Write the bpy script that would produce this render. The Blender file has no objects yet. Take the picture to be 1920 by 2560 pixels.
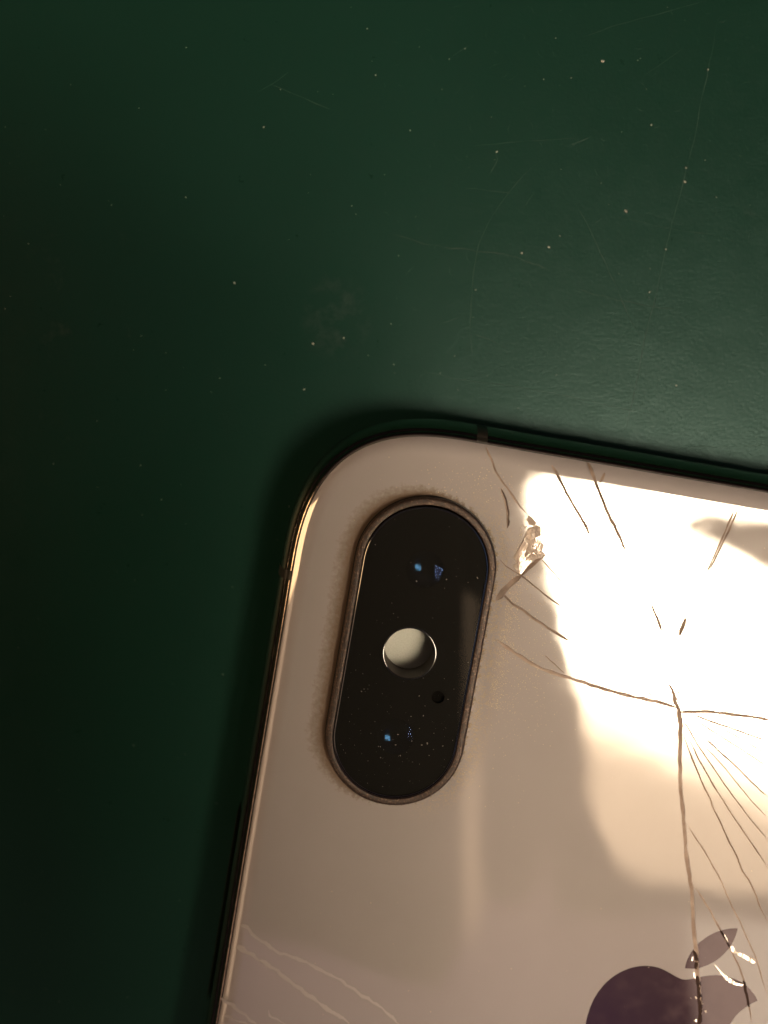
import bpy, bmesh, math, random
from mathutils import Vector, Matrix, noise
random.seed(7)

# Every length below is authored in units of 0.932 mm (measured against the known phone width).
K = 0.932e-3
sc = bpy.context.scene

# ------------------------------------------------------------ camera
TAU = math.radians(6.5); DIST = 90.0; ZG = 8.3
cam_d = bpy.data.cameras.new('camera'); cam = bpy.data.objects.new('camera', cam_d)
sc.collection.objects.link(cam); sc.camera = cam
cam.location = Vector((0, DIST*math.sin(TAU), ZG + DIST*math.cos(TAU)))*K
cam.rotation_euler = (-TAU, 0, 0)
cam_d.sensor_fit = 'HORIZONTAL'; cam_d.sensor_width = 36; cam_d.lens = 36*32.06*DIST/1920
cam_d.clip_start = 0.0005; cam_d.clip_end = 20
cam_d.dof.use_dof = True; cam_d.dof.focus_distance = DIST*K; cam_d.dof.aperture_fstop = cam_d.lens/1.9

# ------------------------------------------------------------ view and room light
sc.view_settings.view_transform = 'Standard'; sc.view_settings.look = 'None'
sc.view_settings.exposure = 0; sc.view_settings.gamma = 1
world = bpy.data.worlds.new('World'); sc.world = world; world.use_nodes = True
wn, wl = world.node_tree.nodes, world.node_tree.links
def build_world():
    bg = wn['Background']
    tc = wn.new('ShaderNodeTexCoord'); sp = wn.new('ShaderNodeSeparateXYZ')
    wl.new(tc.outputs['Generated'], sp.inputs[0])
    el = wn.new('ShaderNodeValToRGB'); wl.new(sp.outputs['Z'], el.inputs[0])
    e = el.color_ramp.elements
    e[0].position = 0.0; e[0].color = (.008, .007, .007, 1)
    e[1].position = 0.45; e[1].color = (.03, .027, .025, 1)
    for p, c in ((.8, (.12, .10, .09)), (.93, (.34, .29, .27)), (1.0, (.46, .42, .36))):
        n = e.new(p); n.color = (*c, 1)
    no = wn.new('ShaderNodeTexNoise'); no.inputs['Scale'].default_value = 3.5; no.inputs['Detail'].default_value = 1
    wl.new(tc.outputs['Generated'], no.inputs['Vector'])
    rp = wn.new('ShaderNodeValToRGB'); wl.new(no.outputs['Fac'], rp.inputs[0])
    rp.color_ramp.elements[0].position = .35; rp.color_ramp.elements[0].color = (.85, .68, .9, 1)
    rp.color_ramp.elements[1].position = .65; rp.color_ramp.elements[1].color = (1.25, 1.05, .85, 1)
    mx = wn.new('ShaderNodeMix'); mx.data_type = 'RGBA'; mx.blend_type = 'MULTIPLY'; mx.inputs[0].default_value = 1
    wl.new(el.outputs[0], mx.inputs[6]); wl.new(rp.outputs[0], mx.inputs[7])
    # the room away from the bench is lit a cooler pink
    pk = wn.new('ShaderNodeMapRange'); wl.new(sp.outputs['Y'], pk.inputs[0])
    pk.inputs[1].default_value = -.15; pk.inputs[2].default_value = -.6; pk.inputs[3].default_value = 0; pk.inputs[4].default_value = 1
    m2 = wn.new('ShaderNodeMix'); m2.data_type = 'RGBA'; m2.blend_type = 'MULTIPLY'; wl.new(pk.outputs[0], m2.inputs[0])
    m2.inputs[7].default_value = (3.9, 3.35, 3.8, 1)
    wl.new(mx.outputs[2], m2.inputs[6])
    # cool blue glow added low on the right for the rim lines
    wx = wn.new('ShaderNodeMapRange'); wl.new(sp.outputs['X'], wx.inputs[0]); wx.inputs[1].default_value = .72; wx.inputs[2].default_value = .9
    m3 = wn.new('ShaderNodeMix'); m3.data_type = 'RGBA'; m3.blend_type = 'ADD'; wl.new(wx.outputs[0], m3.inputs[0])
    wl.new(m2.outputs[2], m3.inputs[6]); m3.inputs[7].default_value = (.26, .50, 1.0, 1)
    wl.new(m3.outputs[2], bg.inputs['Color']); bg.inputs['Strength'].default_value = .34
build_world()

# ------------------------------------------------------------ helpers
def tag(o, label=None, cat=None, kind=None, group=None):
    for k, v in (('label', label), ('category', cat), ('kind', kind), ('group', group)):
        if v: o[k] = v
    return o
def empty(name, loc=(0, 0, 0), rz=0):
    o = bpy.data.objects.new(name, None); sc.collection.objects.link(o)
    o.location = Vector(loc)*K; o.rotation_euler = (0, 0, rz); o.empty_display_size = .01
    return o
PC = Vector((38.05, -77.0, 0))          # phone centre measured from its top left body corner
def mesh(name, verts, faces, mat, parent=None, smooth=False, shift=None, mats=None, fmat=None):
    """links one mesh; verts in authoring units; shift is subtracted first"""
    sh = shift if shift is not None else Vector((0, 0, 0))
    me = bpy.data.meshes.new(name)
    me.from_pydata([tuple((Vector(v)-sh)*K) for v in verts], [], faces)
    for m in (mats or [mat]): me.materials.append(m)
    if fmat: me.polygons.foreach_set('material_index', fmat)
    if smooth: me.polygons.foreach_set('use_smooth', [True]*len(me.polygons))
    me.update()
    o = bpy.data.objects.new(name, me); sc.collection.objects.link(o)
    if parent: o.parent = parent
    return o
def onphone(name, verts, faces, mat, parent, **kw):
    """phone coordinates: u right, v up (0,0 = top left body corner), z up from the table"""
    return mesh(name, verts, faces, mat, parent, shift=PC, **kw)
def loft(rings, closed=True, cap_top=False, cap_bottom=False):
    n = len(rings[0]); V = [p for r in rings for p in r]; Fc = []
    for i in range(len(rings)-1):
        for j in range(n if closed else n-1):
            k = (j+1) % n
            Fc.append((i*n+j, i*n+k, (i+1)*n+k, (i+1)*n+j))
    if cap_top: Fc.append(tuple((len(rings)-1)*n+j for j in range(n)))
    if cap_bottom: Fc.append(tuple(reversed(range(n))))
    return V, Fc
def fill_holes(outlines, z):
    """flat sheet bounded by the first outline with the others cut out"""
    bm = bmesh.new(); ed = []
    for o in outlines:
        vs = [bm.verts.new((p[0], p[1], z)) for p in o]
        ed += [bm.edges.new((vs[i], vs[(i+1) % len(vs)])) for i in range(len(vs))]
    bmesh.ops.triangle_fill(bm, edges=ed, use_beauty=True, normal=(0, 0, 1))
    bm.verts.index_update()
    V = [tuple(v.co) for v in bm.verts]
    Fc = []
    for f in bm.faces:
        idx = [v.index for v in f.verts]
        Fc.append(tuple(idx if f.normal.z > 0 else reversed(idx)))
    bm.free(); return V, Fc
def circle(cx, cy, r, n=48): return [(cx+r*math.cos(2*math.pi*i/n), cy+r*math.sin(2*math.pi*i/n)) for i in range(n)]
def stadium(off=0.0, hw=5.5, hl=12.4, cu=11.47, cv=-18.4, n=32):
    r = hw+off; h = hl-hw; P = []
    for i in range(n+1):
        a = math.pi*i/n; P.append((cu+r*math.cos(a), cv+h+r*math.sin(a)))
    for i in range(1, 12): P.append((cu-r, cv+h-2*h*i/12))
    for i in range(n+1):
        a = math.pi+math.pi*i/n; P.append((cu+r*math.cos(a), cv-h+r*math.sin(a)))
    for i in range(1, 12): P.append((cu+r, cv-h+2*h*i/12))
    return P
DG = 1.3
def body_outline():
    """edge of the back glass as points with outward normals; corners are continuous-curvature"""
    W, L, a, n = 76.1, 154.0, 12.5, 2.75
    pts = []
    cs = [(W-DG-a, -DG-a, 1, 1), (DG+a, -DG-a, -1, 1), (DG+a, -L+DG+a, -1, -1), (W-DG-a, -L+DG+a, 1, -1)]
    for q, (cx, cy, sx, sy) in enumerate(cs):
        seg = []
        for i in range(41):
            t = math.pi/2*i/40
            seg.append((cx+sx*a*math.cos(t)**(2/n), cy+sy*a*math.sin(t)**(2/n)))
        if q in (1, 3): seg.reverse()
        pts += seg
        nx = cs[(q+1) % 4]; p0 = seg[-1]
        q0 = {0: (nx[0], -DG), 1: (DG, nx[1]), 2: (nx[0], -L+DG), 3: (W-DG, nx[1])}[q]
        for i in range(1, 16): pts.append((p0[0]+(q0[0]-p0[0])*i/16, p0[1]+(q0[1]-p0[1])*i/16))
    N = len(pts); res = []
    for i in range(N):
        d = Vector(pts[(i+1) % N])-Vector(pts[i-1]); d.normalize()
        res.append((pts[i], (d.y, -d.x)))
    return res
OUT = body_outline()
def ring(o, z): return [(p[0]+n[0]*o, p[1]+n[1]*o, z) for p, n in OUT]

# ------------------------------------------------------------ materials
class M:
    def __init__(s, name):
        s.m = bpy.data.materials.new(name); s.m.use_nodes = True
        s.n, s.l = s.m.node_tree.nodes, s.m.node_tree.links
        s.b = s.n['Principled BSDF']; s.tc = s.n.new('ShaderNodeTexCoord')
    def set(s, **kw):
        for k, v in kw.items():
            i = s.b.inputs[k.replace('_', ' ')]
            i.default_value = (*v, 1) if isinstance(v, tuple) else v
        return s
    def noise(s, scale, detail=3, rough=.5, vec=None):
        t = s.n.new('ShaderNodeTexNoise'); t.inputs['Scale'].default_value = scale
        t.inputs['Detail'].default_value = detail; t.inputs['Roughness'].default_value = rough
        s.l.new(vec or s.tc.outputs['Object'], t.inputs['Vector']); return t.outputs['Fac']
    def ramp(s, src, stops):
        r = s.n.new('ShaderNodeValToRGB'); s.l.new(src, r.inputs[0]); e = r.color_ramp.elements
        c = lambda v: (*v, 1) if isinstance(v, tuple) else (v, v, v, 1)
        e[0].position, e[0].color = stops[0][0], c(stops[0][1]); e[1].position, e[1].color = stops[-1][0], c(stops[-1][1])
        for p, v in stops[1:-1]: k = e.new(p); k.color = c(v)
        return r.outputs[0]
    def math(s, op, a, b=None, c=None, clamp=False):
        t = s.n.new('ShaderNodeMath'); t.operation = op; t.use_clamp = clamp
        for i, v in enumerate((a, b, c)):
            if v is None: continue
            if isinstance(v, (int, float)): t.inputs[i].default_value = v
            else: s.l.new(v, t.inputs[i])
        return t.outputs[0]
    def mix(s, f, a, b):
        t = s.n.new('ShaderNodeMix'); t.data_type = 'RGBA'
        for i, v in ((0, f), (6, a), (7, b)):
            if isinstance(v, (int, float)): t.inputs[i].default_value = v
            elif isinstance(v, tuple): t.inputs[i].default_value = (*v, 1)
            else: s.l.new(v, t.inputs[i])
        return t.outputs[2]
    def to(s, src, name): s.l.new(src, s.b.inputs[name]); return s
    def bump(s, src, strength, dist, target='Normal', prev=None):
        t = s.n.new('ShaderNodeBump'); t.inputs['Strength'].default_value = strength; t.inputs['Distance'].default_value = dist
        s.l.new(src, t.inputs['Height'])
        if prev: s.l.new(prev, t.inputs['Normal'])
        if target: s.l.new(t.outputs[0], s.b.inputs[target])
        return t.outputs[0]
def emitter(name, col, strength):
    m = bpy.data.materials.new(name); m.use_nodes = True; n = m.node_tree.nodes; n.clear()
    e = n.new('ShaderNodeEmission'); o = n.new('ShaderNodeOutputMaterial')
    e.inputs[0].default_value = (*col, 1); e.inputs[1].default_value = strength
    m.node_tree.links.new(e.outputs[0], o.inputs[0]); return m, e

def stadium_sdf(m, cu=11.47, cv=-18.4, hw=5.5, hl=12.4):
    """distance to the camera bump outline in mm (phone coordinates)"""
    sp = m.n.new('ShaderNodeSeparateXYZ'); m.l.new(m.tc.outputs['Object'], sp.inputs[0])
    x = m.math('SUBTRACT', m.math('DIVIDE', sp.outputs[0], K), cu-PC.x)
    y = m.math('SUBTRACT', m.math('DIVIDE', sp.outputs[1], K), cv-PC.y)
    h = hl-hw
    cy = m.math('MAXIMUM', m.math('MINIMUM', y, h), -h)
    dy = m.math('SUBTRACT', y, cy)
    d = m.math('SQRT', m.math('ADD', m.math('MULTIPLY', x, x), m.math('MULTIPLY', dy, dy)))
    return m.math('SUBTRACT', d, hw), x, y

GOLD = (.50, .375, .30)
def make_back_glass(name='gold_back_glass', grime_shade=True, wavy=0.0):
    m = M(name)
    m.set(Metallic=.15, Roughness=.6, Coat_Weight=1.0, Coat_Roughness=.03, Coat_IOR=2.2)
    base = m.mix(m.noise(300, 2), (.310, .280, .280), (.332, .300, .300))
    if grime_shade:
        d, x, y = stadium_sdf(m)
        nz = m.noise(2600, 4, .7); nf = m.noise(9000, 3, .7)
        # brown dirt with bump shade and ring reflection painted in; wider on left
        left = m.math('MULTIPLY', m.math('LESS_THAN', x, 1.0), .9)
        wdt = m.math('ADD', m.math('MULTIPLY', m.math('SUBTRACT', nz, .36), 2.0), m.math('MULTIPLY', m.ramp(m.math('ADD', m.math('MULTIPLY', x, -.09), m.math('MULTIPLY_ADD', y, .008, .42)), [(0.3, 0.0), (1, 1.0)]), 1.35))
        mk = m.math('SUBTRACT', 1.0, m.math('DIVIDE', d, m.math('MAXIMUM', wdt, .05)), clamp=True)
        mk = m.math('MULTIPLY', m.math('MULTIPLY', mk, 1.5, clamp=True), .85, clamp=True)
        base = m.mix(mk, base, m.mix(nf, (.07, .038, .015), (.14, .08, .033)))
        # crusty pale dirt outside the right and upper right of the ring
        side = m.ramp(m.math('ADD', m.math('MULTIPLY', x, .09), .1), [(0.25, 0.0), (.6, 1.0)])
        near = m.math('SUBTRACT', 1.0, m.math('DIVIDE', m.math('ABSOLUTE', m.math('SUBTRACT', d, .7)), 1.5), clamp=True)
        cr = m.math('MULTIPLY', m.math('MULTIPLY', near, side), m.ramp(m.math('ADD', nf, m.math('MULTIPLY', nz, .6)), [(.76, 0.0), (.95, 1.0)]))
        base = m.mix(m.math('MULTIPLY', cr, .8), base, (.42, .31, .19))
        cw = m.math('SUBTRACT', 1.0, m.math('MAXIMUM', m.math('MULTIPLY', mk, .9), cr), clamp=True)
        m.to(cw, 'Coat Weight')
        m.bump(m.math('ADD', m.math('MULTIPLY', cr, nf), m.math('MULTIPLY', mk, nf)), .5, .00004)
    m.to(base, 'Base Color')
    cn = m.bump(m.noise(120, 2), .07 if not wavy else wavy, .0004 if not wavy else .0003, target=None)
    m.l.new(cn, m.b.inputs['Coat Normal'])
    # faint smears break the gloss
    m.to(m.ramp(m.noise(500, 4, .65), [(.45, .028), (.8, .075)]), 'Coat Roughness')
    return m.m
MAT = {}
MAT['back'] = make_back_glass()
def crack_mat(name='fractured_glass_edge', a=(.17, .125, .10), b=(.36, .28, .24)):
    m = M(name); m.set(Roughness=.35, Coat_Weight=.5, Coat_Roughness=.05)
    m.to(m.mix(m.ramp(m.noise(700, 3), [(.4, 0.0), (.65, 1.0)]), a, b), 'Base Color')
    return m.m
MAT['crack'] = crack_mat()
MAT['crack_lit'] = crack_mat('glare_lightened_edge', (.34, .26, .22), (.52, .42, .37))  # lighter copy of the crack colour, lift from the glare painted in
def crack_dark():
    m = M('fractured_glass_dark'); m.set(Base_Color=(.05, .03, .022), Roughness=.25, Coat_Weight=1.0, Coat_Roughness=.05)
    return m.m
MAT['crack_dark'] = crack_dark()
def chip_mat():
    m = M('conchoidal_glass_chip'); m.set(Metallic=.25, Roughness=.3, Base_Color=(.44, .36, .31), Coat_Weight=1.0, Coat_Roughness=.01)
    mp = m.n.new('ShaderNodeMapping'); mp.inputs['Rotation'].default_value = (0, 0, .75); mp.inputs['Scale'].default_value = (4, .7, 1)
    m.l.new(m.tc.outputs['Object'], mp.inputs[0])
    w = m.noise(420, 2, .5, mp.outputs[0])
    b = m.bump(w, .3, .0003); m.l.new(b, m.b.inputs['Coat Normal'])
    return m.m
MAT['chip'] = chip_mat()
def logo_mat():
    m = M('mirror_logo'); m.set(Metallic=1.0, Roughness=.05, Base_Color=(.17, .115, .11), Coat_Weight=1.0, Coat_Roughness=.012, Coat_IOR=1.8)
    m.to(m.ramp(m.noise(700, 4), [(.4, .05), (.75, .14)]), 'Roughness')
    return m.m
MAT['logo'] = logo_mat()
def frame_mat():
    m = M('gold_steel_frame'); m.set(Metallic=1.0, Base_Color=(.34, .28, .235))
    mp = m.n.new('ShaderNodeMapping'); mp.inputs['Scale'].default_value = (1, 1, 6); m.l.new(m.tc.outputs['Object'], mp.inputs[0])
    m.to(m.ramp(m.noise(900, 5, .7, mp.outputs[0]), [(.35, .08), (.75, .2)]), 'Roughness')
    m.bump(m.noise(2500, 3, .6, mp.outputs[0]), .25, .00003)
    return m.m
MAT['frame'] = frame_mat()
def simple(name, col, rough=.5, **kw):
    m = M(name); m.set(Base_Color=col, Roughness=rough, **kw); return m.m
MAT['antenna'] = simple('antenna_plastic', (.016, .013, .010), .5)
MAT['gasket'] = simple('black_gasket', (.012, .010, .009), .6)
MAT['front'] = simple('screen_glass', (.01, .01, .011), .05)
MAT['mask'] = simple('black_print', (.0135, .0128, .0118), .9, Specular_IOR_Level=.0)
MAT['barrel'] = simple('lens_barrel', (.006, .006, .006), .9, Specular_IOR_Level=0.0)
MAT['pit'] = simple('microphone_pit', (.003, .003, .003), .9, Specular_IOR_Level=0.0)
MAT['dust'] = simple('dust', (.42, .42, .37), .9)
MAT['grit'] = simple('pale_grit', (.52, .42, .30), .9)
MAT['lint'] = simple('grey_lint', (.16, .20, .17), .9)
MAT['well'] = simple('flash_well_wall', (.07, .05, .038), .6)
MAT['line'] = simple('flash_lens_line', (.05, .04, .03), .6)
def bezel_mat():
    m = M('grimy_bezel')
    n1 = m.noise(5200, 5, .75); n2 = m.noise(900, 2)
    m.to(m.ramp(n1, [(.40, (.014, .009, .007)), (.53, (.045, .026, .019)), (.66, (.15, .11, .09))]), 'Base Color')
    m.to(m.ramp(n1, [(.35, .0), (.6, .75)]), 'Metallic')
    m.to(m.ramp(n2, [(.3, .38), (.7, .55)]), 'Roughness')
    m.bump(n1, .5, .00004); return m.m
MAT['bezel'] = bezel_mat()
def sheet_glass(name, tint=(1, 1, 1), ior=1.5):
    m = bpy.data.materials.new(name); m.use_nodes = True; n, l = m.node_tree.nodes, m.node_tree.links; n.clear()
    o = n.new('ShaderNodeOutputMaterial'); mx = n.new('ShaderNodeMixShader'); t = n.new('ShaderNodeBsdfTransparent')
    g = n.new('ShaderNodeBsdfGlossy'); f = n.new('ShaderNodeFresnel')
    f.inputs[0].default_value = ior; g.inputs['Roughness'].default_value = .015; g.inputs['Color'].default_value = (*tint, 1)
    l.new(f.outputs[0], mx.inputs[0]); l.new(t.outputs[0], mx.inputs[1]); l.new(g.outputs[0], mx.inputs[2]); l.new(mx.outputs[0], o.inputs[0])
    return m
MAT['cover'] = sheet_glass('sapphire_cover')
MAT['coated'] = sheet_glass('coated_lens', (.2, .35, 1.0), 1.12)
def rim_mat():
    m = M('cover_glass_rim'); m.set(Base_Color=(.01, .01, .012), Roughness=.12, Coat_Weight=1.0, Coat_IOR=2.0, Coat_Tint=(.8, .88, 1.0)); return m.m
MAT['rim'] = rim_mat()
MAT['bowl'] = None
def bowl_mat():
    m = bpy.data.materials.new('blue_lens_coating'); m.use_nodes = True; n, l = m.node_tree.nodes, m.node_tree.links; n.clear()
    o = n.new('ShaderNodeOutputMaterial'); mx = n.new('ShaderNodeMixShader'); d = n.new('ShaderNodeBsdfDiffuse'); g = n.new('ShaderNodeBsdfGlossy')
    d.inputs[0].default_value = (.0135, .0128, .0118, 1); g.inputs[0].default_value = (.12, .42, 1, 1); g.inputs['Roughness'].default_value = .02
    mx.inputs[0].default_value = .013
    l.new(d.outputs[0], mx.inputs[1]); l.new(g.outputs[0], mx.inputs[2]); l.new(mx.outputs[0], o.inputs[0]); return m
MAT['bowl'] = bowl_mat()
def flash_mat():
    m = M('flash_diffuser'); m.to(m.mix(m.ramp(m.noise(9000, 3, .7), [(.4, 0.0), (.7, 1.0)]), (.70, .72, .66), (.58, .60, .54)), 'Base Color')
    m.set(Roughness=.6); m.bump(m.noise(14000, 2), .3, .00003); return m.m
MAT['flash'] = flash_mat()
def mat_mat():
    m = M('green_work_mat')
    big = m.noise(45, 4, .6); fine = m.noise(2600, 4, .6)
    base = m.mix(m.ramp(big, [(.3, 0.0), (.7, 1.0)]), (.0058, .0300, .0198), (.0074, .0350, .0245))
    # chalky smudges
    sm = m.ramp(m.noise(330, 6, .72), [(.60, 0.0), (.74, 1.0)])
    sm2 = m.ramp(m.noise(38, 2), [(.56, 0.0), (.68, 1.0)])
    base = m.mix(m.math('MULTIPLY', m.math('MULTIPLY', sm, sm2), .35), base, (.07, .085, .08))
    # one larger chalky rub mark above the phone
    sp = m.n.new('ShaderNodeSeparateXYZ'); m.l.new(m.tc.outputs['Object'], sp.inputs[0])
    dx = m.math('ADD', m.math('DIVIDE', sp.outputs[0], K*3.2), 4.0/3.2); dy = m.math('SUBTRACT', m.math('DIVIDE', sp.outputs[1], K*4.0), 15.5/4.0)
    rr_ = m.math('SUBTRACT', 1.0, m.math('ADD', m.math('MULTIPLY', dx, dx), m.math('MULTIPLY', dy, dy)), clamp=True)
    rub = m.math('MULTIPLY', m.math('MULTIPLY', rr_, m.ramp(m.noise(520, 6, .72), [(.46, 0.0), (.7, 1.0)])), .25)
    base = m.mix(rub, base, (.10, .12, .12))
    m.to(base, 'Base Color')
    m.set(Specular_IOR_Level=.22, Specular_Tint=(.62, .96, 1.0))
    m.to(m.ramp(m.noise(700, 5, .7), [(.3, .27), (.7, .36)]), 'Roughness')
    mp = m.n.new('ShaderNodeMapping'); mp.inputs['Scale'].default_value = (.75, 1.3, 1); mp.inputs['Rotation'].default_value = (0, 0, .3)
    m.l.new(m.tc.outputs['Object'], mp.inputs[0])
    b1 = m.bump(m.noise(3400, 4, .6), .34, .00005, target=None)
    m.bump(m.noise(110, 3), .12, .0006, prev=b1)
    return m.m
MAT['table'] = mat_mat()
MAT['scratch'] = simple('scuffed_mat', (.035, .075, .062), .6)
MAT['crease'] = simple('dark_crease', (.004, .014, .010), .7)
MAT['scuff'] = simple('faintly_scuffed_mat', (.010, .036, .027), .6)
MAT['crack_pale'] = simple('lifted_glass_edge', (.44, .395, .39), .25, Metallic=.1)
MAT['black_plastic'] = simple('black_plastic', (.03, .03, .03), .5)
CRACKS = [
 ([(14.51,-1.49),(14.81,-1.98),(15.17,-2.47),(15.76,-3.46),(16.85,-4.51),(17.78,-5.46),(18.66,-6.13)],0.156,1),
 ([(16.25,-4.48),(16.7,-5.23),(17.08,-6.13),(17.26,-6.93),(17.29,-7.45)],0.219,-1),
 ([(19.81,-2.01),(20.44,-2.8),(20.99,-3.53),(22.07,-4.86),(23.13,-6.06),(23.73,-6.92)],0.188,1),
 ([(22.56,-1.33),(23.16,-2.33),(23.59,-3.08),(24.07,-3.82),(24.77,-4.94),(25.8,-6.29),(26.66,-7.53)],0.219,1),
 ([(23.95,-1.92),(23.86,-2.35),(23.72,-2.71)],0.219,1),
 ([(34.46,-3),(34.16,-4.58),(33.8,-6.17),(33.29,-8.42)],0.156,1),
 ([(34.72,-2.96),(34.4,-4.54),(34,-6.13),(33.49,-8.17)],0.156,1),
 ([(20.59,-9.01),(20.24,-9.31),(19.66,-10.06),(19.01,-10.95)],0.281,1),
 ([(18.98,-10.99),(18.51,-11.52),(18.19,-11.95),(17.81,-12.54),(17.45,-13.22)],0.406,1),
 ([(17,-9.87),(17.7,-10.4),(18.88,-10.89),(19.46,-11.16),(20.59,-11.82),(21.71,-12.41),(22.83,-12.95)],0.125,-1),
 ([(20.29,-9.34),(21.28,-10.11),(22.62,-11.19)],0.094,-1),
 ([(17.86,-12.64),(18.82,-13.32),(19.72,-13.66),(20.04,-13.88),(21.26,-14.45),(22.46,-14.95),(23.67,-15.45)],0.188,1),
 ([(18.13,-16.4),(19.66,-17.13),(21.63,-17.94),(23.37,-18.28),(25.24,-18.53),(27.26,-18.83),(29.12,-19.01),(31.68,-19.14),(33.12,-19.32)],0.25,1),
 ([(21.99,-16.88),(22.95,-17.5),(23.9,-18.12)],0.094,-1),
 ([(28.57,-17.6),(30.25,-18.31),(31.64,-18.93)],0.062,-1),
 ([(29.62,-11.6),(30.21,-12.49),(30.74,-13.39)],0.188,1),
 ([(32.44,-12.11),(32.3,-12.84),(32.24,-13.55)],0.281,1),
 ([(32.24,-17.6),(32.5,-17.94),(32.73,-18.4),(32.99,-18.92),(33.31,-19.42),(33.5,-19.95),(33.75,-20.75),(33.83,-21.29),(33.97,-21.83),(34.1,-22.65),(34.25,-23.47),(34.49,-24.56),(34.71,-25.66),(35.06,-26.71),(35.24,-27.33),(35.57,-28.41),(35.85,-29.51),(36.24,-30.88),(36.71,-32.24),(37.12,-33.33),(37.48,-34.42),(37.81,-35.76),(38.22,-37.37),(38.67,-38.76),(38.96,-39.89),(39.19,-40.73),(39.42,-41.46),(39.7,-42.42),(40.02,-43.55),(40.19,-44.41),(40.26,-45.16)],0.312,1),
 ([(33.14,-17.72),(33.04,-18.07),(32.88,-18.38)],0.156,1),
 ([(33.12,-18.45),(32.99,-18.64),(32.93,-18.87)],0.156,1),
 ([(33.57,-19.6),(34.15,-19.5),(34.89,-19.37),(35.85,-19.21),(36.93,-19.16),(38.29,-19.1),(39.38,-19.05),(40.53,-19.07)],0.219,1),
 ([(34.5,-19.61),(35.43,-19.84),(36.28,-20),(37.7,-20.23),(39.13,-20.49),(40.89,-20.81)],0.125,1),
 ([(34.87,-20.05),(35.84,-20.5),(37.34,-21.14),(39.15,-21.9),(41.33,-22.88)],0.069,1),
 ([(37.05,-20.4),(38.08,-20.73),(38.98,-21.08),(41.01,-21.86)],0.062,1),
 ([(35.83,-21.29),(36.99,-22.1),(38.06,-22.76),(39.08,-23.43),(40.5,-24.44),(41.84,-25.29)],0.125,-1),
 ([(33.72,-20.08),(34.57,-21),(35.29,-21.88),(36.13,-22.75),(37.04,-23.67),(38.08,-24.74),(39.33,-25.95),(39.33,-25.94),(40.83,-27.34),(42.58,-28.81)],0.078,1),
 ([(34.58,-21.61),(35.02,-22.16),(35.72,-23.16),(36.52,-24.1),(37.33,-25.1),(38.32,-26.15),(39.32,-27.25),(40.38,-28.33),(41.44,-29.41),(42.35,-30.35),(43.05,-31.04)],0.109,1),
 ([(33.95,-21.22),(34.24,-21.56),(34.6,-22.23),(35.24,-23.25),(36.04,-24.47),(36.68,-25.44),(37.36,-26.32),(37.56,-26.76),(38.47,-27.97),(39.5,-29.46),(40.41,-30.62),(41.08,-31.72),(41.64,-32.26),(42.41,-33.29),(43.35,-34.81),(43.99,-35.5)],0.125,1),
 ([(35.84,-21.85),(36.24,-22.23),(37.16,-22.92),(38.15,-23.71),(39.16,-24.61),(40.44,-25.7),(40.51,-25.79),(42.21,-27.04)],0.069,1),
 ([(35.83,-28.6),(36.61,-29.44),(37.6,-30.47),(38.7,-31.78),(39.52,-32.8),(40.17,-33.79),(41.13,-35.19),(41.65,-35.79),(42.23,-36.68),(43.03,-37.84),(43.68,-38.78),(44.24,-39.86),(44.73,-40.84),(45.31,-41.75)],0.125,1),
 ([(37.45,-33.56),(38.02,-34.16),(38.6,-34.81),(39.24,-35.52),(39.56,-35.97),(40.31,-36.9),(40.92,-37.67),(41.45,-38.34),(42.07,-39.17),(42.64,-40.02),(43,-40.67),(43.34,-41.49),(43.66,-42.21),(43.95,-42.93),(44.25,-43.65),(44.49,-44.43)],0.156,1),
 ([(1.85,-43.04),(2.42,-43.25),(3.22,-43.9),(4.3,-44.39),(5.38,-44.94),(6.39,-45.03),(7.42,-45.27),(9.01,-45.84),(10.28,-46.25),(11.47,-46.79),(12.68,-47.43),(14.09,-48.03),(14.99,-48.62),(16.02,-49.33)],0.281,-1),
 ([(1.79,-44.93),(2.43,-45.18),(3.5,-45.63),(5.11,-46.35),(6.75,-47.28),(8.4,-48.16),(10.05,-49.05),(11.99,-49.88)],0.344,-1),
 ([(1.23,-49.61),(2.2,-50.08),(3.18,-50.55),(4.4,-51.32)],0.25,-1),
 ([(5.23,-49.93),(5.45,-50.37),(6.32,-50.75),(6.84,-50.91)],0.188,-1),
 ([(1.65,-51.02),(2.58,-51.18),(3.72,-51.44)],0.188,-1),
]
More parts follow.
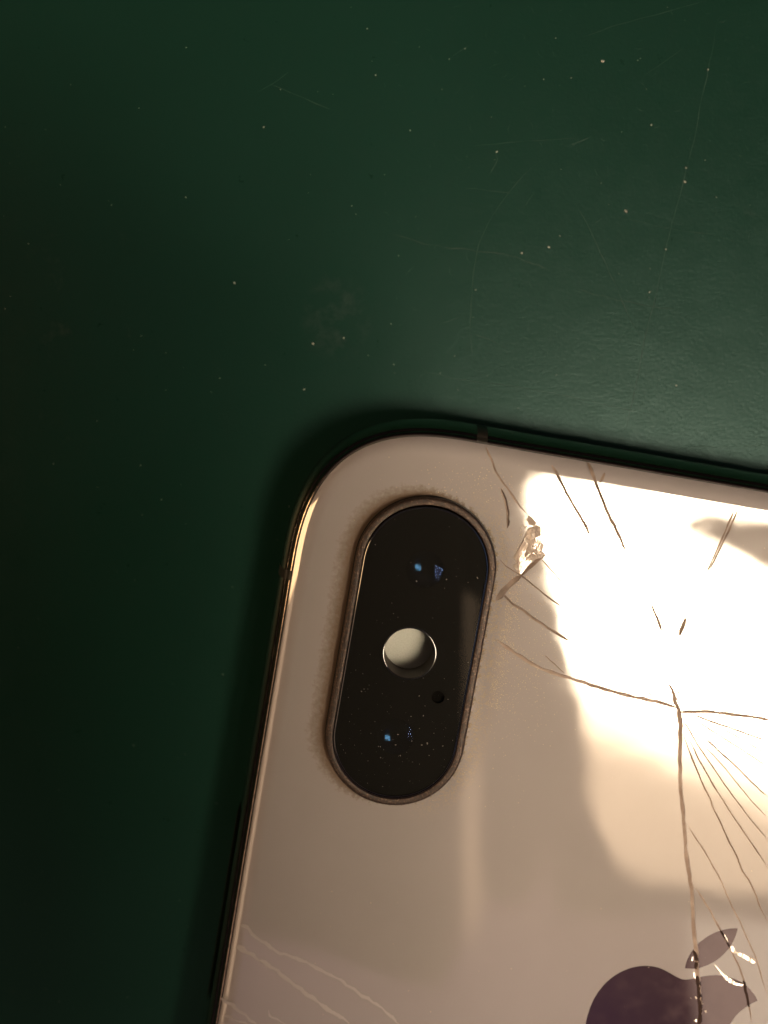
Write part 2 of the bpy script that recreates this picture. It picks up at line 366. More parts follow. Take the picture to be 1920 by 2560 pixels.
SPLINTERS = [
 [(38.99,-38.65),(39.28,-38.71),(39.7,-39.11),(40.21,-39.67),(40.68,-40.06),(41.34,-40.54),(41.97,-40.84),(42.58,-41.09),(43.1,-41.12),(43.01,-41.26),(42.51,-41.28),(41.92,-41.15),(41.47,-40.87),(40.98,-40.42),(40.48,-39.92),(40.01,-39.53),(39.48,-39.15)],
 [(41.43,-37.99),(41.7,-38.18),(42,-38.54),(41.86,-38.68),(41.59,-38.49),(41.37,-38.24)],
 [(42.02,-38.54),(42.63,-38.61),(43.24,-38.86),(43.69,-39.13),(43.5,-39.25),(42.94,-39.03),(42.1,-38.76)],
 [(43.09,-38.65),(43.34,-38.78),(43.7,-38.89),(43.68,-39.07),(43.3,-38.85)],
 [(40.28,-43.86),(40.72,-43.84),(40.62,-44.16),(40.49,-44.06)],
 [(40.07,-43.27),(40.31,-43.32),(40.19,-43.46)],
 [(39.38,-42.77),(39.7,-42.95),(39.62,-43.14),(39.44,-42.94)],
 [(39.75,-44.9),(39.93,-44.63),(40.08,-44.97),(39.97,-45.1)],
 [(38.48,-39.44),(38.65,-39.47),(38.65,-40),(38.5,-39.97)],
 [(38.8,-40.74),(39,-40.76),(39.23,-41.49),(38.99,-41.3)],
 [(40.52,-36.98),(40.97,-37.37),(41.29,-37.96),(41.15,-37.98),(40.83,-37.51)],
]
CHIP_FACETS = [
 [(18.69,-6.17),(18.99,-6.28),(19.46,-6.65),(19.28,-6.96),(18.94,-6.9),(18.63,-6.59)],
 [(19.28,-6.96),(19.62,-6.62),(19.85,-6.98),(19.96,-7.57),(19.56,-7.8),(19.15,-7.55),(19.14,-7.1)],
 [(19.13,-7.03),(19.15,-7.55),(18.88,-7.84),(18.87,-8.24),(18.7,-8.15),(18.76,-7.62),(18.91,-7.14)],
 [(19.15,-7.55),(19.56,-7.8),(19.61,-8.28),(19.38,-8.6),(19.11,-8.41),(18.87,-8.24),(18.88,-7.84)],
 [(19.56,-7.8),(19.96,-7.57),(20.06,-8.12),(19.73,-8.71),(19.5,-8.58),(19.61,-8.28)],
 [(20.06,-8.12),(20.37,-8.27),(20.26,-8.78),(19.85,-8.97),(19.73,-8.71)],
 [(18.7,-8.15),(19.11,-8.41),(19.05,-8.78),(18.75,-9.32),(18.56,-10.05),(18.24,-10.26),(17.97,-10.11),(18.33,-9.23),(18.59,-8.46)],
 [(19.11,-8.41),(19.38,-8.6),(19.73,-8.71),(19.85,-8.97),(20.16,-9.32),(19.65,-9.61),(19.18,-9.66),(18.97,-9.2),(19.05,-8.78)],
 [(19.05,-8.78),(18.97,-9.2),(19.18,-9.66),(19.65,-9.61),(19,-10.87),(18.84,-10.65),(18.7,-10.14),(18.56,-10.05),(18.75,-9.32)],
 [(18.56,-10.05),(18.7,-10.14),(18.84,-10.65),(19,-10.87),(18.59,-10.65),(18.24,-10.26)],
 [(19.85,-8.97),(20.26,-8.78),(20.63,-9.04),(20.36,-9.29),(20.16,-9.32)],
]
DARK_CRACKS = [
 ([(38.56,-39.01),(38.9,-39.6),(39.02,-40.17),(39.06,-40.52)],0.3),
 ([(39.26,-41.07),(39.53,-41.85),(39.74,-42.59),(40.02,-43.55),(40.19,-44.41),(40.26,-45.16)],0.34),
 ([(40.28,-36.89),(40.75,-37.41),(41.14,-37.93),(41.45,-38.34)],0.16),
 ([(43.09,-40.83),(43.41,-41.66),(43.66,-42.21),(43.98,-42.99)],0.22),
 ([(16.25,-4.48),(16.7,-5.23),(17.08,-6.13),(17.26,-6.93),(17.29,-7.45)],0.2),
]
CREASE = [(22.98,18.69),(22.43,16.22),(21.77,13.35),(21.42,11.03),(20.74,7.54),(20.21,5.2)]
SCRATCHES = [
 ([(27.09,39.23),(26.78,37.24),(26.46,35.42),(25.97,33.05),(25.49,29.92),(24.9,27.51),(24.48,25.65),(23.79,22.84),(23.36,20.96),(22.94,18.69),(22.43,16.22),(21.73,13.35),(21.4,11.03),(20.71,7.54),(20.17,5.2)],0.14),
 ([(13.34,28.44),(11.83,27.33),(10.33,25.65),(9.01,23.78),(7.97,21.71),(7.51,19.64),(7.3,17.17),(7.21,14.3),(7.48,11.81)],0.06),
 ([(7.17,14.21),(8.53,13.73),(10.48,12.77)],0.1),
 ([(15.69,24.9),(16.88,23.03),(18.28,20.2),(19.49,17.74),(20.51,15.45),(21.53,13.73)],0.12),
 ([(18.4,23.78),(21.09,23.31),(23.6,22.75),(26.88,22.28),(29.4,21.62)],0.15),
 ([(18.4,23.78),(17.27,22.94)],0.07),
 ([(0.58,22.28),(3.84,21.34),(7.69,20.86),(10.39,20.49),(12.32,19.83),(14.26,19.07)],0.25),
 ([(15.63,17.93),(18.54,17.17),(22.23,16.41),(24.95,16.03)],0.25),
 ([(3.11,11.03),(6.43,10.26),(10.91,9.68),(15.21,8.9),(19.52,7.93),(23.45,7.15)],0.08),
 ([(17.51,38.51),(19.76,39.14),(22.56,39.86),(25.91,40.76)],0.09),
 ([(16.2,37.97),(18.82,38.87)],0.05),
 ([(9.14,28.99),(9.34,28.25),(8.59,26.95)],0.1),
 ([(12.63,24.72),(13.61,23.59)],0.16),
 ([(6.69,26.02),(10.71,25.56)],0.08),
 ([(21.18,34.88),(24.33,37.06)],0.06),
 ([(15.23,29.36),(17.12,30.1)],0.1),
 ([(1.73,18.88),(2.5,19.64)],0.06),
 ([(4.65,14.88),(6.58,15.55)],0.09),
 ([(11.49,24.34),(12.43,25.65)],0.05),
 ([(-10.42,33.6),(-9.08,34.33),(-7.75,35.24)],0.08),
 ([(-9.27,34.24),(-7.2,33.41),(-4.17,32.13)],0.08),
 ([(23.52,4.52),(27.44,4.61),(32.51,4.71)],0.07),
 ([(5.1,35.79),(5.66,36.51),(7.16,37.42)],0.07),
 ([(7.23,29.36),(11.42,29.73),(15.98,30.01)],0.05),
 ([(30.17,21.52),(30.24,22.28),(30.52,22.47)],0.05),
]
CRUMBS = [(-1.37,38.62,0.14),(-0.68,34.97,0.17),(-9.88,30.86,0.19),(-12.46,18.27,0.28),(-5.95,13.25,0.3),(-3.37,13.71,0.17),(-6.72,9.45,0.22),(-16.37,25.24,0.15),(-29.52,21.47,0.13),(-13.8,10.38,0.13),(-16.11,37.15,0.12),(-20.32,13.92,0.1),(-8.46,33.83,0.1),(-31.65,16.14,0.12),(24.83,26.47,0.25),(24.9,27.6,0.15),(17.85,36.06,0.3),(13.71,21.19,0.22),(9.28,28.9,0.2),(26.46,35.42,0.15),(6.6,37.06,0.12),(26.44,28.22,0.13),(22.15,17.51,0.14),(13.05,34.64,0.12),(13.98,37.88,0.1),(21.95,31.03,0.2),(2.15,30.6,0.15),(24.61,9.78,0.14),(23.42,21.02,0.16),(11.44,20.71,0.2),(20.02,24.12,0.3)]
LENS_DUST = [(8.21,-21.97,0.09),(8.38,-21.75,0.06),(8.72,-21.37,0.04),(7.28,-22.62,0.05),(7.33,-26.48,0.05),(7.81,-27.1,0.05),(10.6,-26.99,0.07),(11.63,-24.91,0.08),(11.59,-25.78,0.09),(12.8,-25.25,0.07),(14.03,-25.23,0.13),(13.63,-25.43,0.1),(15.28,-25.23,0.08),(14.34,-26.17,0.06),(12.1,-26.58,0.08),(11.99,-26.63,0.04),(13.72,-27,0.05),(11.4,-27.51,0.03),(13.34,-23.07,0.08),(12.39,-23.29,0.06),(15.25,-23.75,0.04),(14.6,-25.64,0.05),(12.74,-21.56,0.08),(14.43,-19.86,0.05),(15.02,-21.45,0.06),(11.15,-29.3,0.05),(13.22,-28.5,0.04),(15.07,-28.33,0.05),(16.05,-18.27,0.05),(9.64,-15.42,0.04),(15.96,-24.65,0.05),(10.27,-26.13,0.05),(10.96,-12.62,0.11),(7.32,-10.34,0.07),(12.72,-7.98,0.04),(12.51,-11.9,0.05),(13.23,-12.08,0.1),(15.57,-11.55,0.11),(14.92,-12.03,0.05),(13.2,-12.79,0.05),(8.48,-8.13,0.04),(9.62,-15.44,0.04),(13.34,-7.25,0.05),(12.7,-15.26,0.04)]
# ============================================================ lamps and added panels the glass mirrors (above the frame)
lamp = empty('bench_lamp', (170, -130, 500))
tag(lamp, 'warm bench lamp with a wide diffuser hanging over the right of the mat', 'lamp')
LC = Vector((170, -130, 500))
LP = [(77,-39),(200,-54),(250,-60),(250,-262),(190,-258),(158,-254),(134,-249),(120,-238),(112,-218),(109,-192),(104,-155),(95,-126),(91,-103),(80,-72),(74,-46)]
def panel(name, poly, z, h, mat, parent, c):
    n = len(poly); V = [(x, y, z) for x, y in poly]+[(x, y, z+h) for x, y in poly]
    Fc = [tuple(reversed(range(n))), tuple(range(n, 2*n))]+[(i, (i+1) % n, n+(i+1) % n, n+i) for i in range(n)]
    return mesh(name, V, Fc, mat, parent, shift=c)
em, e = emitter('lamp_diffuser', (1.0, .83, .64), 30)
nn, ll = em.node_tree.nodes, em.node_tree.links
tcn = nn.new('ShaderNodeTexCoord'); sx = nn.new('ShaderNodeSeparateXYZ'); ll.new(tcn.outputs['Object'], sx.inputs[0])
# brightest over the upper two thirds; the diffuser falls off below
ad = nn.new('ShaderNodeMath'); ad.operation = 'MULTIPLY_ADD'; ll.new(sx.outputs[0], ad.inputs[0]); ad.inputs[1].default_value = .42; ll.new(sx.outputs[1], ad.inputs[2])
mr = nn.new('ShaderNodeMapRange'); ll.new(ad.outputs[0], mr.inputs[0]); mr.interpolation_type = 'SMOOTHSTEP'
mr.inputs[1].default_value = -95*K; mr.inputs[2].default_value = -25*K; mr.inputs[3].default_value = 0; mr.inputs[4].default_value = 1
pw = nn.new('ShaderNodeMath'); pw.operation = 'POWER'; ll.new(mr.outputs[0], pw.inputs[0]); pw.inputs[1].default_value = 2.5
sm_ = nn.new('ShaderNodeMath'); sm_.operation = 'MULTIPLY_ADD'; ll.new(pw.outputs[0], sm_.inputs[0]); sm_.inputs[1].default_value = 42; pass
lo_ = nn.new('ShaderNodeMapRange'); ll.new(sx.outputs[1], lo_.inputs[0])
lo_.inputs[1].default_value = -135*K; lo_.inputs[2].default_value = -20*K; lo_.inputs[3].default_value = 2.0; lo_.inputs[4].default_value = 4.6
ll.new(lo_.outputs[0], sm_.inputs[2])
ll.new(sm_.outputs[0], e.inputs[1])
cm_ = nn.new('ShaderNodeMix'); cm_.data_type = 'RGBA'; ll.new(mr.outputs[0], cm_.inputs[0])
cm_.inputs[6].default_value = (1.0, .70, .44, 1); cm_.inputs[7].default_value = (1.0, .80, .56, 1); ll.new(cm_.outputs[2], e.inputs[0])
panel('diffuser', LP, 500, 6, em, lamp, LC)
hp = [(60,-20),(270,-40),(270,-275),(95,-275)]
panel('housing', hp, 508, 30, MAT['black_plastic'], lamp, LC)
em4, _ = emitter('low_panel_glow', (1.0, .80, .64), 1.1)
panel('low_glow_panel', [(162,-276),(250,-282),(260,-400),(178,-400)], 500, 6, em4, lamp, LC)  # added glowing panel, stands in for a lit surface mirrored in the glass
# dark shape added under the diffuser to notch its reflection
notch_block = [(150,-57),(160,-54),(200,-60),(290,-70),(290,-112),(200,-92),(165,-72),(152,-68),(147,-62)]
panel('notch_block', notch_block, 480, 8, simple('notch_block_mat', (.35, .28, .24), .5), lamp, LC)
panel('pillar', [(276,-150),(290,-150),(290,-164),(276,-164)], 0, 498, MAT['black_plastic'], lamp, LC)

side = empty('side_lamp', (-215, 15, 150))
tag(side, 'small warm lamp standing low at the left of the mat', 'lamp')
em2, _ = emitter('side_bulb', (1.0, .62, .30), 9.0)
em3, _ = emitter('side_shade_glow', (1.0, .66, .42), 1.3)
def side_panel(name, y0, y1, zlo, zhi, m):
    # faces the phone: plane through x=-215 leaning back
    f = lambda z: -215+(z-150)*.9
    V = [(f(zlo), y0, zlo), (f(zlo), y1, zlo), (f(zhi), y1, zhi), (f(zhi), y0, zhi)]
    V += [(x-6, y, z+6) for x, y, z in V]
    Fc = [(0, 1, 2, 3), (7, 6, 5, 4), (0, 4, 5, 1), (1, 5, 6, 2), (2, 6, 7, 3), (3, 7, 4, 0)]
    mesh(name, V, Fc, m, side, shift=Vector((-215, 15, 150)))
side_panel('bulb', -20, 62, 130, 188, em2)
side_panel('shade', -150, -22, 140, 180, em3)
mesh('stem', [(x, y, z) for z in (0, 140) for x, y in ((-245, 10), (-235, 10), (-235, 20), (-245, 20))],
     [(0,1,5,4),(1,2,6,5),(2,3,7,6),(3,0,4,7)], MAT['black_plastic'], side, shift=Vector((-215, 15, 150)))

strip = empty('added_strip_light', (46, -170, 520))
tag(strip, 'faint warm glowing strip added above the mat for its reflection', 'added glow')
em5, _ = emitter('strip_glow', (1.0, .68, .42), .9)
panel('glow_strip', [(40,-40),(49,-60),(56,-255),(46,-300),(40,-255)], 520, 4, em5, strip, Vector((46, -170, 520)))  # glowing strip added to put a warm streak in the glass

# the phone that takes the picture: its body shades the left of the mat and shows in the gold glass
hand = empty('camera_phone', (-24, -56, 100))
tag(hand, 'dark phone held above the mat to take the picture', 'phone')
SP = [(12.5,0),(11,4),(7,7.5),(-60,8),(-70,6),(-74,0),(-74,-56),(-71,-63),(-66,-66),(3,-88),(9,-90),(12.5,-84)]
hand_block = [(16.5,-74),(23,-76),(25.5,-72),(26,-66),(24,-40),(22,-10),(20,0),(16,4),(12,5),(12,-22),(16,-25)]  # unseen stand-in for the hand, added to shape the reflection and shade
panel('body', SP, 99.6, 7, simple('phone_case', (.16, .13, .115), .6), hand, Vector((-24, -56, 100)))
panel('hand_block', hand_block, 100.2, 9, MAT['black_plastic'], hand, Vector((-24, -56, 100)))

# ============================================================ the work mat
R0 = 700
table = mesh('table_top', [(-R0, -R0, 0), (R0, -R0, 0), (R0, R0, 0), (-R0, R0, 0)], [(0, 1, 2, 3)], MAT['table'])
tag(table, 'dark green scratched vinyl work mat', kind='structure')

def resample(pts, step):
    P = [Vector(p) for p in pts]; out = [P[0]]
    # Catmull-Rom through the points
    Q = [P[0]*2-P[1]]+P+[P[-1]*2-P[-2]]
    for i in range(1, len(Q)-2):
        n = max(1, int((Q[i+1]-Q[i]).length/step))
        for k in range(1, n+1):
            t = k/n
            out.append(.5*((2*Q[i])+(-Q[i-1]+Q[i+1])*t+(2*Q[i-1]-5*Q[i]+4*Q[i+1]-Q[i+2])*t*t+(-Q[i-1]+3*Q[i]-3*Q[i+1]+Q[i+2])*t**3))
    return out
def ribbon(pts, w, z, h, side=1, step=.3, jit=.25, taper=True, sunk=.02):
    """low ridge with one gentle face and one steep face"""
    P = resample(pts, step); n = len(P); V = []; Fc = []
    s0 = random.random()*50
    for i, p in enumerate(P):
        d = (P[min(i+1, n-1)]-P[max(i-1, 0)]).normalized(); nn_ = Vector((-d.y, d.x))*side
        f = i/(n-1); tp = min(1, f*9+(.5 if w > .2 else .15), (1-f)*9+(.5 if w > .2 else .15)) if taper else 1
        ww = w*tp*(1+jit*2*noise.noise(Vector((s0+i*.35, 0, 0))))
        c = p+nn_*(noise.noise(Vector((s0+i*.5, 7, 0)))*w*jit)
        a, b, e_ = c-nn_*ww/2, c+nn_*ww*.3, c+nn_*ww/2
        hh = h*tp*(1+.5*noise.noise(Vector((s0+i*.8, 3, 0))))
        V += [(a.x, a.y, z-sunk), (b.x, b.y, z+hh), (e_.x, e_.y, z-sunk)]
    for i in range(n-1):
        for k in (0, 1):
            q = (i*3+k, (i+1)*3+k, (i+1)*3+k+1, i*3+k+1)
            Fc.append(q if side < 0 else tuple(reversed(q)))
    return V, Fc
for pts, w in SCRATCHES:
    V, Fc = ribbon(pts, max(w, .08)*.8, 0, .012 if w < .14 else .005, random.choice((-1, 1)), .5, .6)
    mesh('scratch', V, Fc, MAT['scuff' if w > .14 else 'scratch'], table)
V, Fc = ribbon(CREASE, .1, 0, .004, 1, .5, .5)
mesh('crease', V, Fc, MAT['crease'], table)

def speck(V, Fc, x, y, z, r, flat=.5):
    b = len(V); n = random.choice((5, 6, 7)); a0 = random.random()*6; st = 1+random.random()*.35; rot = random.random()*3
    for k in range(n):
        a = a0+2*math.pi*k/n; q = r*(.7+.5*random.random()); dx, dy = q*math.cos(a)*st, q*math.sin(a)/st
        V.append((x+dx*math.cos(rot)-dy*math.sin(rot), y+dx*math.sin(rot)+dy*math.cos(rot), z))
    V.append((x, y, z+r*flat))
    for k in range(n): Fc.append((b+k, b+(k+1) % n, b+n))
V, Fc = [], []
for x, y, r in CRUMBS: speck(V, Fc, x, y, .005, r*.42, .6)
for _ in range(210):
    x, y = random.uniform(-34, 34), random.uniform(-46, 44)
    if random.random() < (.35 if x < -5 or y < 5 else .0): continue
    speck(V, Fc, x, y, .005, random.choice((.018, .02, .025, .03, .045)), .6)
tag(mesh('mat_dust', V, Fc, MAT['dust']), 'fine pale dust specks scattered over the green mat', 'dust', 'stuff')
V, Fc = [], []
for _ in range(260):
    x, y = random.uniform(0, 34), random.uniform(0, 44)
    a = random.random()*6.28; l = random.uniform(.15, .6)
    p = [(x, y), (x+l*math.cos(a), y+l*math.sin(a)), (x+1.8*l*math.cos(a+.3), y+1.8*l*math.sin(a+.3))]
    v, f = ribbon(p, random.uniform(.03, .06), 0, .01, 1, .3, .5); b = len(V); V += v; Fc += [tuple(i+b for i in q) for q in f]
tag(mesh('mat_scuffs', V, Fc, MAT['scratch'], table), kind='stuff')

# ============================================================ the phone
ORG = Vector((-6.1405, 9.0026, 0)); TH = math.radians(-9.7517)
rotm = Matrix.Rotation(TH, 3, 'Z')
pc = ORG+rotm @ Vector((PC.x, PC.y, 0))
phone = empty('smartphone', pc, TH)
tag(phone, 'gold smartphone lying face down on the green mat with its back glass cracked', 'smartphone')

# frame
prof = [(.05, 7.72), (.055, 7.84), (.07, 7.85), (.25, 7.68), (.39, 7.54), (.42, 7.49)]
for i in range(1, 15):
    t = math.pi/2*i/14
    prof.append((.43+(DG-.43)*math.sin(t)**1.15, 4.15+3.32*math.cos(t) if t < math.pi/2-.01 else 4.15))
prof += [(o, 8.3-z) for o, z in reversed(prof[:-1]) if o > .1]
V, Fc = loft([ring(o, z) for o, z in prof])
onphone('frame', V, Fc, MAT['frame'], phone, smooth=True)
fr = phone.children[0]
# antenna breaks: plastic strips following the frame section
def antenna(a, b, top):
    R = []
    for s in (a, b):
        R.append([((s, -DG+o+.012, z+.01) if top else (DG-o-.012, s, z+.01)) for o, z in prof[1:34]])
    V = R[0]+R[1]; n = len(R[0])
    Fc = [((i, i+1, n+i+1, n+i) if not top else (i, n+i, n+i+1, i+1)) for i in range(n-1)]
    onphone('antenna_band', V, Fc, MAT['antenna'], phone, smooth=True)
antenna(13.75, 14.6, True); antenna(-14.5, -13.75, False)
# gasket between glass and frame
V, Fc = loft([ring(-.03, 7.72), ring(-.03, 7.86), ring(.07, 7.86), ring(.07, 7.70)])
onphone('gasket', V, Fc, MAT['gasket'], phone)
# front glass, against the mat
V, Fc = loft([ring(.05, .30), ring(-.4, .08), ring(-1.5, .02)], cap_top=True)
onphone('front_glass', V, Fc, MAT['front'], phone, smooth=True)
# side button on the left flank
def button(v0, v1):
    V = []; n = 14
    R = []
    for s, k in ((v0, 0), (v0-.25, .6), (v0-.6, 1), (v1+.6, 1), (v1+.25, .6), (v1, 0)):
        R.append([(-.05-.16*k*math.cos(a)**.6 if abs(a) < 1.57 else -.05, s, 4.15+1.55*math.sin(a)) for a in [math.pi*(i/(n-1)-.5)*.998 for i in range(n)]])
    V, Fc = loft(R, closed=False)
    onphone('side_button', V, Fc, MAT['frame'], phone, smooth=True)
button(-34.5, -51.5)

# back glass, curved at its rim, cut open under the camera bump
rr = []
for i in range(17):
    t = i/16
    rr.append(ring(-.02-(1-t)*0-1.35*(1-t), 8.3-.36*t**2.2))
V, Fc = loft(rr)
inner = [(p[0], p[1]) for p in rr[0]]
V2, F2 = fill_holes([inner, stadium(-.5)], 8.3)
b = len(V); V += V2; Fc = [tuple(reversed(f)) for f in Fc]+[tuple(i+b for i in f) for f in F2]
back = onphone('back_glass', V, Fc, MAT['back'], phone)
me = back.data; me.polygons.foreach_set('use_smooth', [i < len(me.polygons)-len(F2) for i in range(len(me.polygons))])

# logo, a mirror sheet set in the glass
def svg_logo():
    body = 'M12.152 6.896c-.948 0-2.415-1.078-3.96-1.04-2.04.027-3.91 1.183-4.961 3.014-2.117 3.675-.546 9.103 1.519 12.09 1.013 1.454 2.208 3.09 3.792 3.039 1.52-.065 2.09-.987 3.935-.987 1.831 0 2.35.987 3.96.948 1.637-.026 2.676-1.48 3.676-2.948 1.156-1.688 1.636-3.325 1.662-3.415-.039-.013-3.182-1.221-3.22-4.857-.026-3.04 2.48-4.494 2.597-4.559-1.429-2.09-3.623-2.324-4.39-2.376-2-.156-3.675 1.09-4.61 1.09'
    leaf = 'M15.53 3.83c.843-1.012 1.4-2.427 1.245-3.83-1.207.052-2.662.805-3.532 1.818-.78.896-1.454 2.338-1.273 3.714 1.338.104 2.715-.688 3.559-1.701'
    import re
    res = []
    for path in (body, leaf):
        tk = re.findall(r'[Mc]|-?\d*\.?\d+', path); i = 0; cur = None; pts = []; cmd = None
        while i < len(tk):
            if tk[i] in 'Mc': cmd = tk[i]; i += 1
            if cmd == 'M': cur = Vector((float(tk[i]), float(tk[i+1]))); i += 2; pts.append(cur)
            else:
                c = [cur+Vector((float(tk[i+2*k]), float(tk[i+2*k+1]))) for k in range(3)]; i += 6
                for s in range(1, 13):
                    t = s/12; pts.append(cur*(1-t)**3+c[0]*3*t*(1-t)**2+c[1]*3*t*t*(1-t)+c[2]*t**3)
                cur = c[2]
        res.append(pts)
    return res
for k, pts in enumerate(svg_logo()):
    P = [(29.833+.7069*p.x-.0264*p.y, -36.818+.0161*p.x-.7204*p.y) for p in pts]
    Q = [P[0]]
    for p in P[1:]:
        if (Vector(p)-Vector(Q[-1])).length > .01 and (Vector(p)-Vector(P[0])).length > .01: Q.append(p)
    V, Fc = fill_holes([Q], 8.304)
    onphone('logo_body' if k == 0 else 'logo_leaf', V, Fc, MAT['logo'], back)

# broken panes: the pieces between the long cracks no longer lie quite flat
def pane(poly, hinge, tilt):
    f = lambda p: 8.3015+(p[0]-hinge[0])*tilt[0]+(p[1]-hinge[1])*tilt[1]
    n = len(poly); V = [(p[0], p[1], min(8.352, max(8.3005, f(p)))) for p in poly]+[(p[0], p[1], 8.29) for p in poly]
    ar = sum(poly[i][0]*poly[(i+1) % n][1]-poly[(i+1) % n][0]*poly[i][1] for i in range(n))
    ix = list(range(n)) if ar > 0 else list(reversed(range(n)))
    from mathutils.geometry import tessellate_polygon
    Fc = []
    for a, b_, c in tessellate_polygon([[Vector((p[0], p[1], 0)) for p in poly]]):
        A, B_, C_ = Vector(poly[a]), Vector(poly[b_]), Vector(poly[c])
        Fc.append((a, b_, c) if (B_-A).cross(C_-A) > 0 else (a, c, b_))
    Fc += [(ix[i], n+ix[i], n+ix[(i+1) % n], ix[(i+1) % n]) for i in range(n)]
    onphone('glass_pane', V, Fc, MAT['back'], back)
hub = CRACKS[20][0][0]
for (a, b_), t in zip(((20, 21), (21, 22), (22, 24), (24, 28), (28, 25)), ((.0024, -.0030), (.0035, .0012), (-.0008, -.0042), (.0040, .0014), (.0012, -.0026))):
    A, B_ = CRACKS[a][0], CRACKS[b_][0]
    if a == 28: B_ = B_[:8]
    e1, e2 = A[-1], B_[-1]
    pane([hub]+A+[(e1[0]+4, e1[1]-1.0), (e2[0]+4, e2[1]-2.5)]+list(reversed(B_)), hub, (abs(t[0])*.8, -abs(t[1])*.55))
I_, J_ = CRACKS[12][0], CRACKS[17][0]
pane(I_[1:]+J_[5:18]+[(33.5, -36.0), (24.5, -34.5), (21.5, -27.0)], (28, -22), (.0, -.0016))

# cracks: each one a low fracture ridge in the glass
for i, (pts, w, sd) in enumerate(CRACKS):
    pale = i >= len(CRACKS)-5
    up = .055 if 20 <= i <= 28 else 0
    V, Fc = ribbon(pts, max(w, .095)*(1.35 if pale else 1.2), 8.3+up, w*(.06 if pale else .30), sd, .28, .4 if pale else .2, sunk=.01+up)
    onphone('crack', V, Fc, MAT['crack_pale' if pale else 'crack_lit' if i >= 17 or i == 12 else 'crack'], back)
for pts, w in DARK_CRACKS:
    V, Fc = ribbon(pts, w, 8.34, .06, 1, .2, .25, sunk=.03)
    onphone('crack', V, Fc, MAT['crack_dark'], back)
# impact splinters and chips that catch the lamp
def shard(poly, tilt, name, z=8.325, lift=.0):
    c = Vector((sum(p[0] for p in poly)/len(poly), sum(p[1] for p in poly)/len(poly)))
    top = [(x, y, z+lift+.02-(x-c.x)*tilt[0]-(y-c.y)*tilt[1]) for x, y in poly]
    n = len(poly); V = top+[(x, y, 8.29) for x, y in poly]
    Fc = [tuple(range(n))]+[(i, n+i, n+(i+1) % n, (i+1) % n) for i in range(n)]
    if sum(poly[i][0]*poly[(i+1) % n][1]-poly[(i+1) % n][0]*poly[i][1] for i in range(n)) < 0:
        Fc = [tuple(reversed(f)) for f in Fc]
    onphone(name, V, Fc, MAT['chip'], back)
for i, poly in enumerate(SPLINTERS):
    j = .02 if i in (0, 2) else .15
    if i > 3:
        cc = Vector((sum(p[0] for p in poly)/len(poly), sum(p[1] for p in poly)/len(poly))); poly = [tuple(cc+(Vector(p)-cc)*.6) for p in poly]
    shard(poly, (.02+random.uniform(-j, j), .17+random.uniform(-j, j)), 'splinter')
TILTS = [(-.10,.10),(.05,.18),(-.12,.08),(-.05,.12),(.07,-.02),(.27,-.05),(-.08,-.1),(.0,.16),(.086,-.03),(.0,.2),(.22,.1)]
def crushed(poly, tilt):
    # a chipped facet broken into small flakes of slightly different slope
    c = Vector((sum(p[0] for p in poly)/len(poly), sum(p[1] for p in poly)/len(poly)))
    hz = lambda x, y: 8.38-(x-c.x)*tilt[0]-(y-c.y)*tilt[1]
    P = []
    for i, p in enumerate(poly):
        q = poly[(i+1) % len(poly)]; P += [p, ((p[0]+q[0])/2+random.uniform(-.02, .02), (p[1]+q[1])/2+random.uniform(-.02, .02))]
    n = len(P)
    R1 = [(c.x+(x-c.x)*random.uniform(.4, .68), c.y+(y-c.y)*random.uniform(.4, .68)) for x, y in P]
    V = [(x, y, 8.29) for x, y in P]+[(x, y, hz(x, y)+random.uniform(-.012, .012)) for x, y in P]
    V += [(x, y, hz(x, y)+random.uniform(-.012, .018)) for x, y in R1]+[(c.x, c.y, hz(c.x, c.y)+.01)]
    Fc = []
    for i in range(n):
        k = (i+1) % n; Fc.append((i, k, n+k, n+i))
        Fc += [(n+i, n+k, 2*n+i), (n+k, 2*n+k, 2*n+i), (2*n+i, 2*n+k, 3*n)]
    if sum(P[i][0]*P[(i+1) % n][1]-P[(i+1) % n][0]*P[i][1] for i in range(n)) < 0: Fc = [tuple(reversed(f)) for f in Fc]
    onphone('glass_chip', V, Fc, MAT['chip'], back)
for poly, t in zip(CHIP_FACETS, TILTS): crushed(poly, t)

# grit caught on the glass around the right of the camera and along the cracks
V, Fc = [], []
def inside(x, y): return x > 2.2 and y < -2.4
for _ in range(2600):
    q = random.random()
    if q < .5:
        x, y = 18.3+abs(random.gauss(0, 1.0)), random.uniform(-22, -7)
        if random.random() < .6 and x > 19.5: continue
    elif q < .8: x, y = random.gauss(20.5, 1.8), random.gauss(-17.5, 4.5)
    elif q < .9: x, y = random.gauss(15, 2.6), random.gauss(-4.6, .8)
    else: x, y = random.uniform(5, 60), random.uniform(-60, -3)
    dy = max(abs(y+18.4)-6.9, 0); d = math.hypot(x-11.47, dy)-5.5
    if d < .15 or not inside(x, y): continue
    speck(V, Fc, x, y, 8.302, random.choice((.015, .02, .025, .03, .045)), .5)
tag(onphone('grit', V, Fc, MAT['grit'], back), kind='stuff')

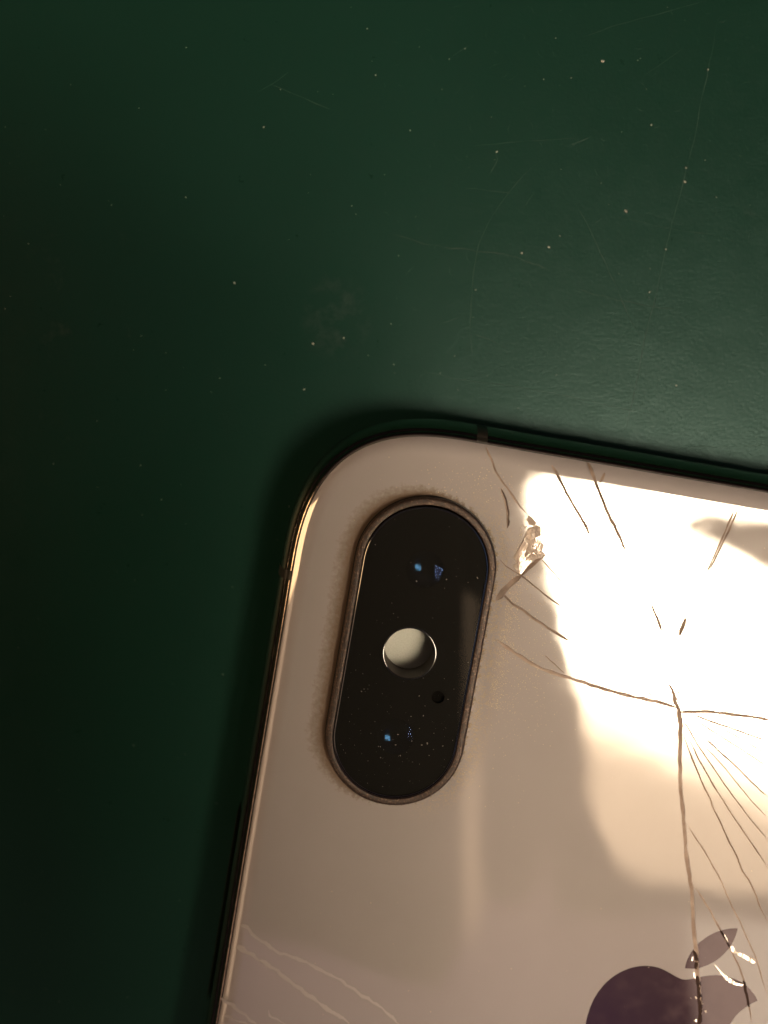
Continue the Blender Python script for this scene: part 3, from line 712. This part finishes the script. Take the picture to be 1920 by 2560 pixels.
# ------------------------------------------------------------ camera bump
bump = onphone('camera_bump', *loft([[(x, y, z) for x, y in stadium(o)] for o, z in
       ((0, 8.25), (0, 9.12), (-.01, 9.20), (-.05, 9.27), (-.11, 9.31), (-.18, 9.33), (-.50, 9.335), (-.55, 9.32), (-.58, 9.28), (-.60, 9.1), (-.60, 5.0))]), MAT['bezel'], phone, smooth=True)
V, Fc = loft([[(x, y, z) for x, y in stadium(o)] for o, z in ((.09, 8.300), (.085, 8.325), (-.02, 8.33))])
onphone('joint', V, Fc, MAT['gasket'], bump)
ZC = 9.36
cov = lambda o: stadium(o, hw=4.86, hl=11.72, cu=11.47, cv=-18.42)
V, Fc = loft([[(x, y, z) for x, y in cov(o)] for o, z in ((0, 9.12), (0, 9.30), (-.03, 9.34), (-.11, ZC))])
onphone('cover_rim', V, Fc, MAT['rim'], bump, smooth=True)
V, Fc = fill_holes([cov(-.11)], ZC)
onphone('cover_glass', V, Fc, MAT['cover'], bump)
L1, L2, FL, MC = (11.45, -11.6), (11.45, -25.15), (11.40, -18.37), (14.22, -21.45)
RL, RF, RM = 1.45, 2.0, .50
V, Fc = fill_holes([cov(-.10), circle(*L1, RL), circle(*L2, RL), circle(*FL, RF), circle(*MC, RM, 24)], 9.22)
onphone('black_plate', V, Fc, MAT['mask'], bump)
def bore(name, c, r, z0, z1, mat, n=48):
    V, Fc = loft([[(x, y, z) for x, y in circle(*c, rr_, n)] for rr_, z in ((r, z0), (r*.985, z0-.08), (r*.985, z1))])
    return onphone(name, V, [tuple(reversed(f)) for f in Fc], mat, bump, smooth=False)
for c in (L1, L2):
    bore('lens_barrel', c, RL, 9.222, 8.6, MAT['barrel'])
    # convex front element
    rings = []
    for i in range(9):
        r = RL*.97*(1-i/8)+.001; rings.append([(x, y, 9.33-(r*r)/(2*9.0)) for x, y in circle(*c, r)])
    onphone('front_lens', *loft(rings), MAT['coated'], bump, smooth=True)
    rings = []
    for i in range(9):
        r = RL*.995*(1-i/8)+.001; rings.append([(x, y, 9.2195-(RL*RL-r*r)/(2*3.4)) for x, y in circle(*c, r)])
    onphone('inner_lens', *loft(rings), MAT['bowl'], bump, smooth=True)
bore('flash_well', FL, RF, 9.22, 6.0, MAT['well'])
V, Fc = fill_holes([circle(*FL, RF*.985)], 6.2)
onphone('flash', V, Fc, MAT['flash'], bump)
V, Fc = ribbon([(FL[0]-1.0, FL[1]+1.62), (FL[0], FL[1]+1.60), (FL[0]+1.15, FL[1]+1.5)], .06, 6.21, .03, 1, .2, .1)
onphone('flash_seam', V, Fc, MAT['line'], bump)
V, Fc = loft([[(x, y, z) for x, y in circle(*FL, r)] for r, z in ((RF+.12, 9.225), (RF+.06, 9.25), (RF+.0, 9.225))])
onphone('flash_ring', V, Fc, MAT['rim'], bump, smooth=True)
bore('microphone_well', MC, RM, 9.22, 8.9, MAT['pit'], 24)
V, Fc = fill_holes([circle(*MC, RM*.985, 24)], 8.92)
for k in range(26):
    a, r = random.random()*6.28, RM*.85*math.sqrt(random.random()); speck(V, Fc, MC[0]+r*math.cos(a), MC[1]+r*math.sin(a), 8.925, .04, 1)
onphone('microphone_mesh', V, Fc, simple('microphone_mesh', (.006, .0055, .005), .8, Specular_IOR_Level=0.0), bump)
V, Fc = [], []
for x, y, r in LENS_DUST: speck(V, Fc, x, y, ZC+.002, r*.62, .4)
for _ in range(230):
    x, y = random.uniform(7, 16), random.uniform(-29.5, -7.5)
    if random.random() > .25+.75*((-y-7)/22): continue
    if math.hypot(x-11.47, max(abs(y+18.42)-6.9, 0)) > 4.6: continue
    speck(V, Fc, x, y, ZC+.002, random.choice((.012, .015, .02, .028)), .4)
tag(onphone('cover_dust', V, Fc, simple('faint_dust', (.30, .27, .24), .9), bump), kind='stuff')
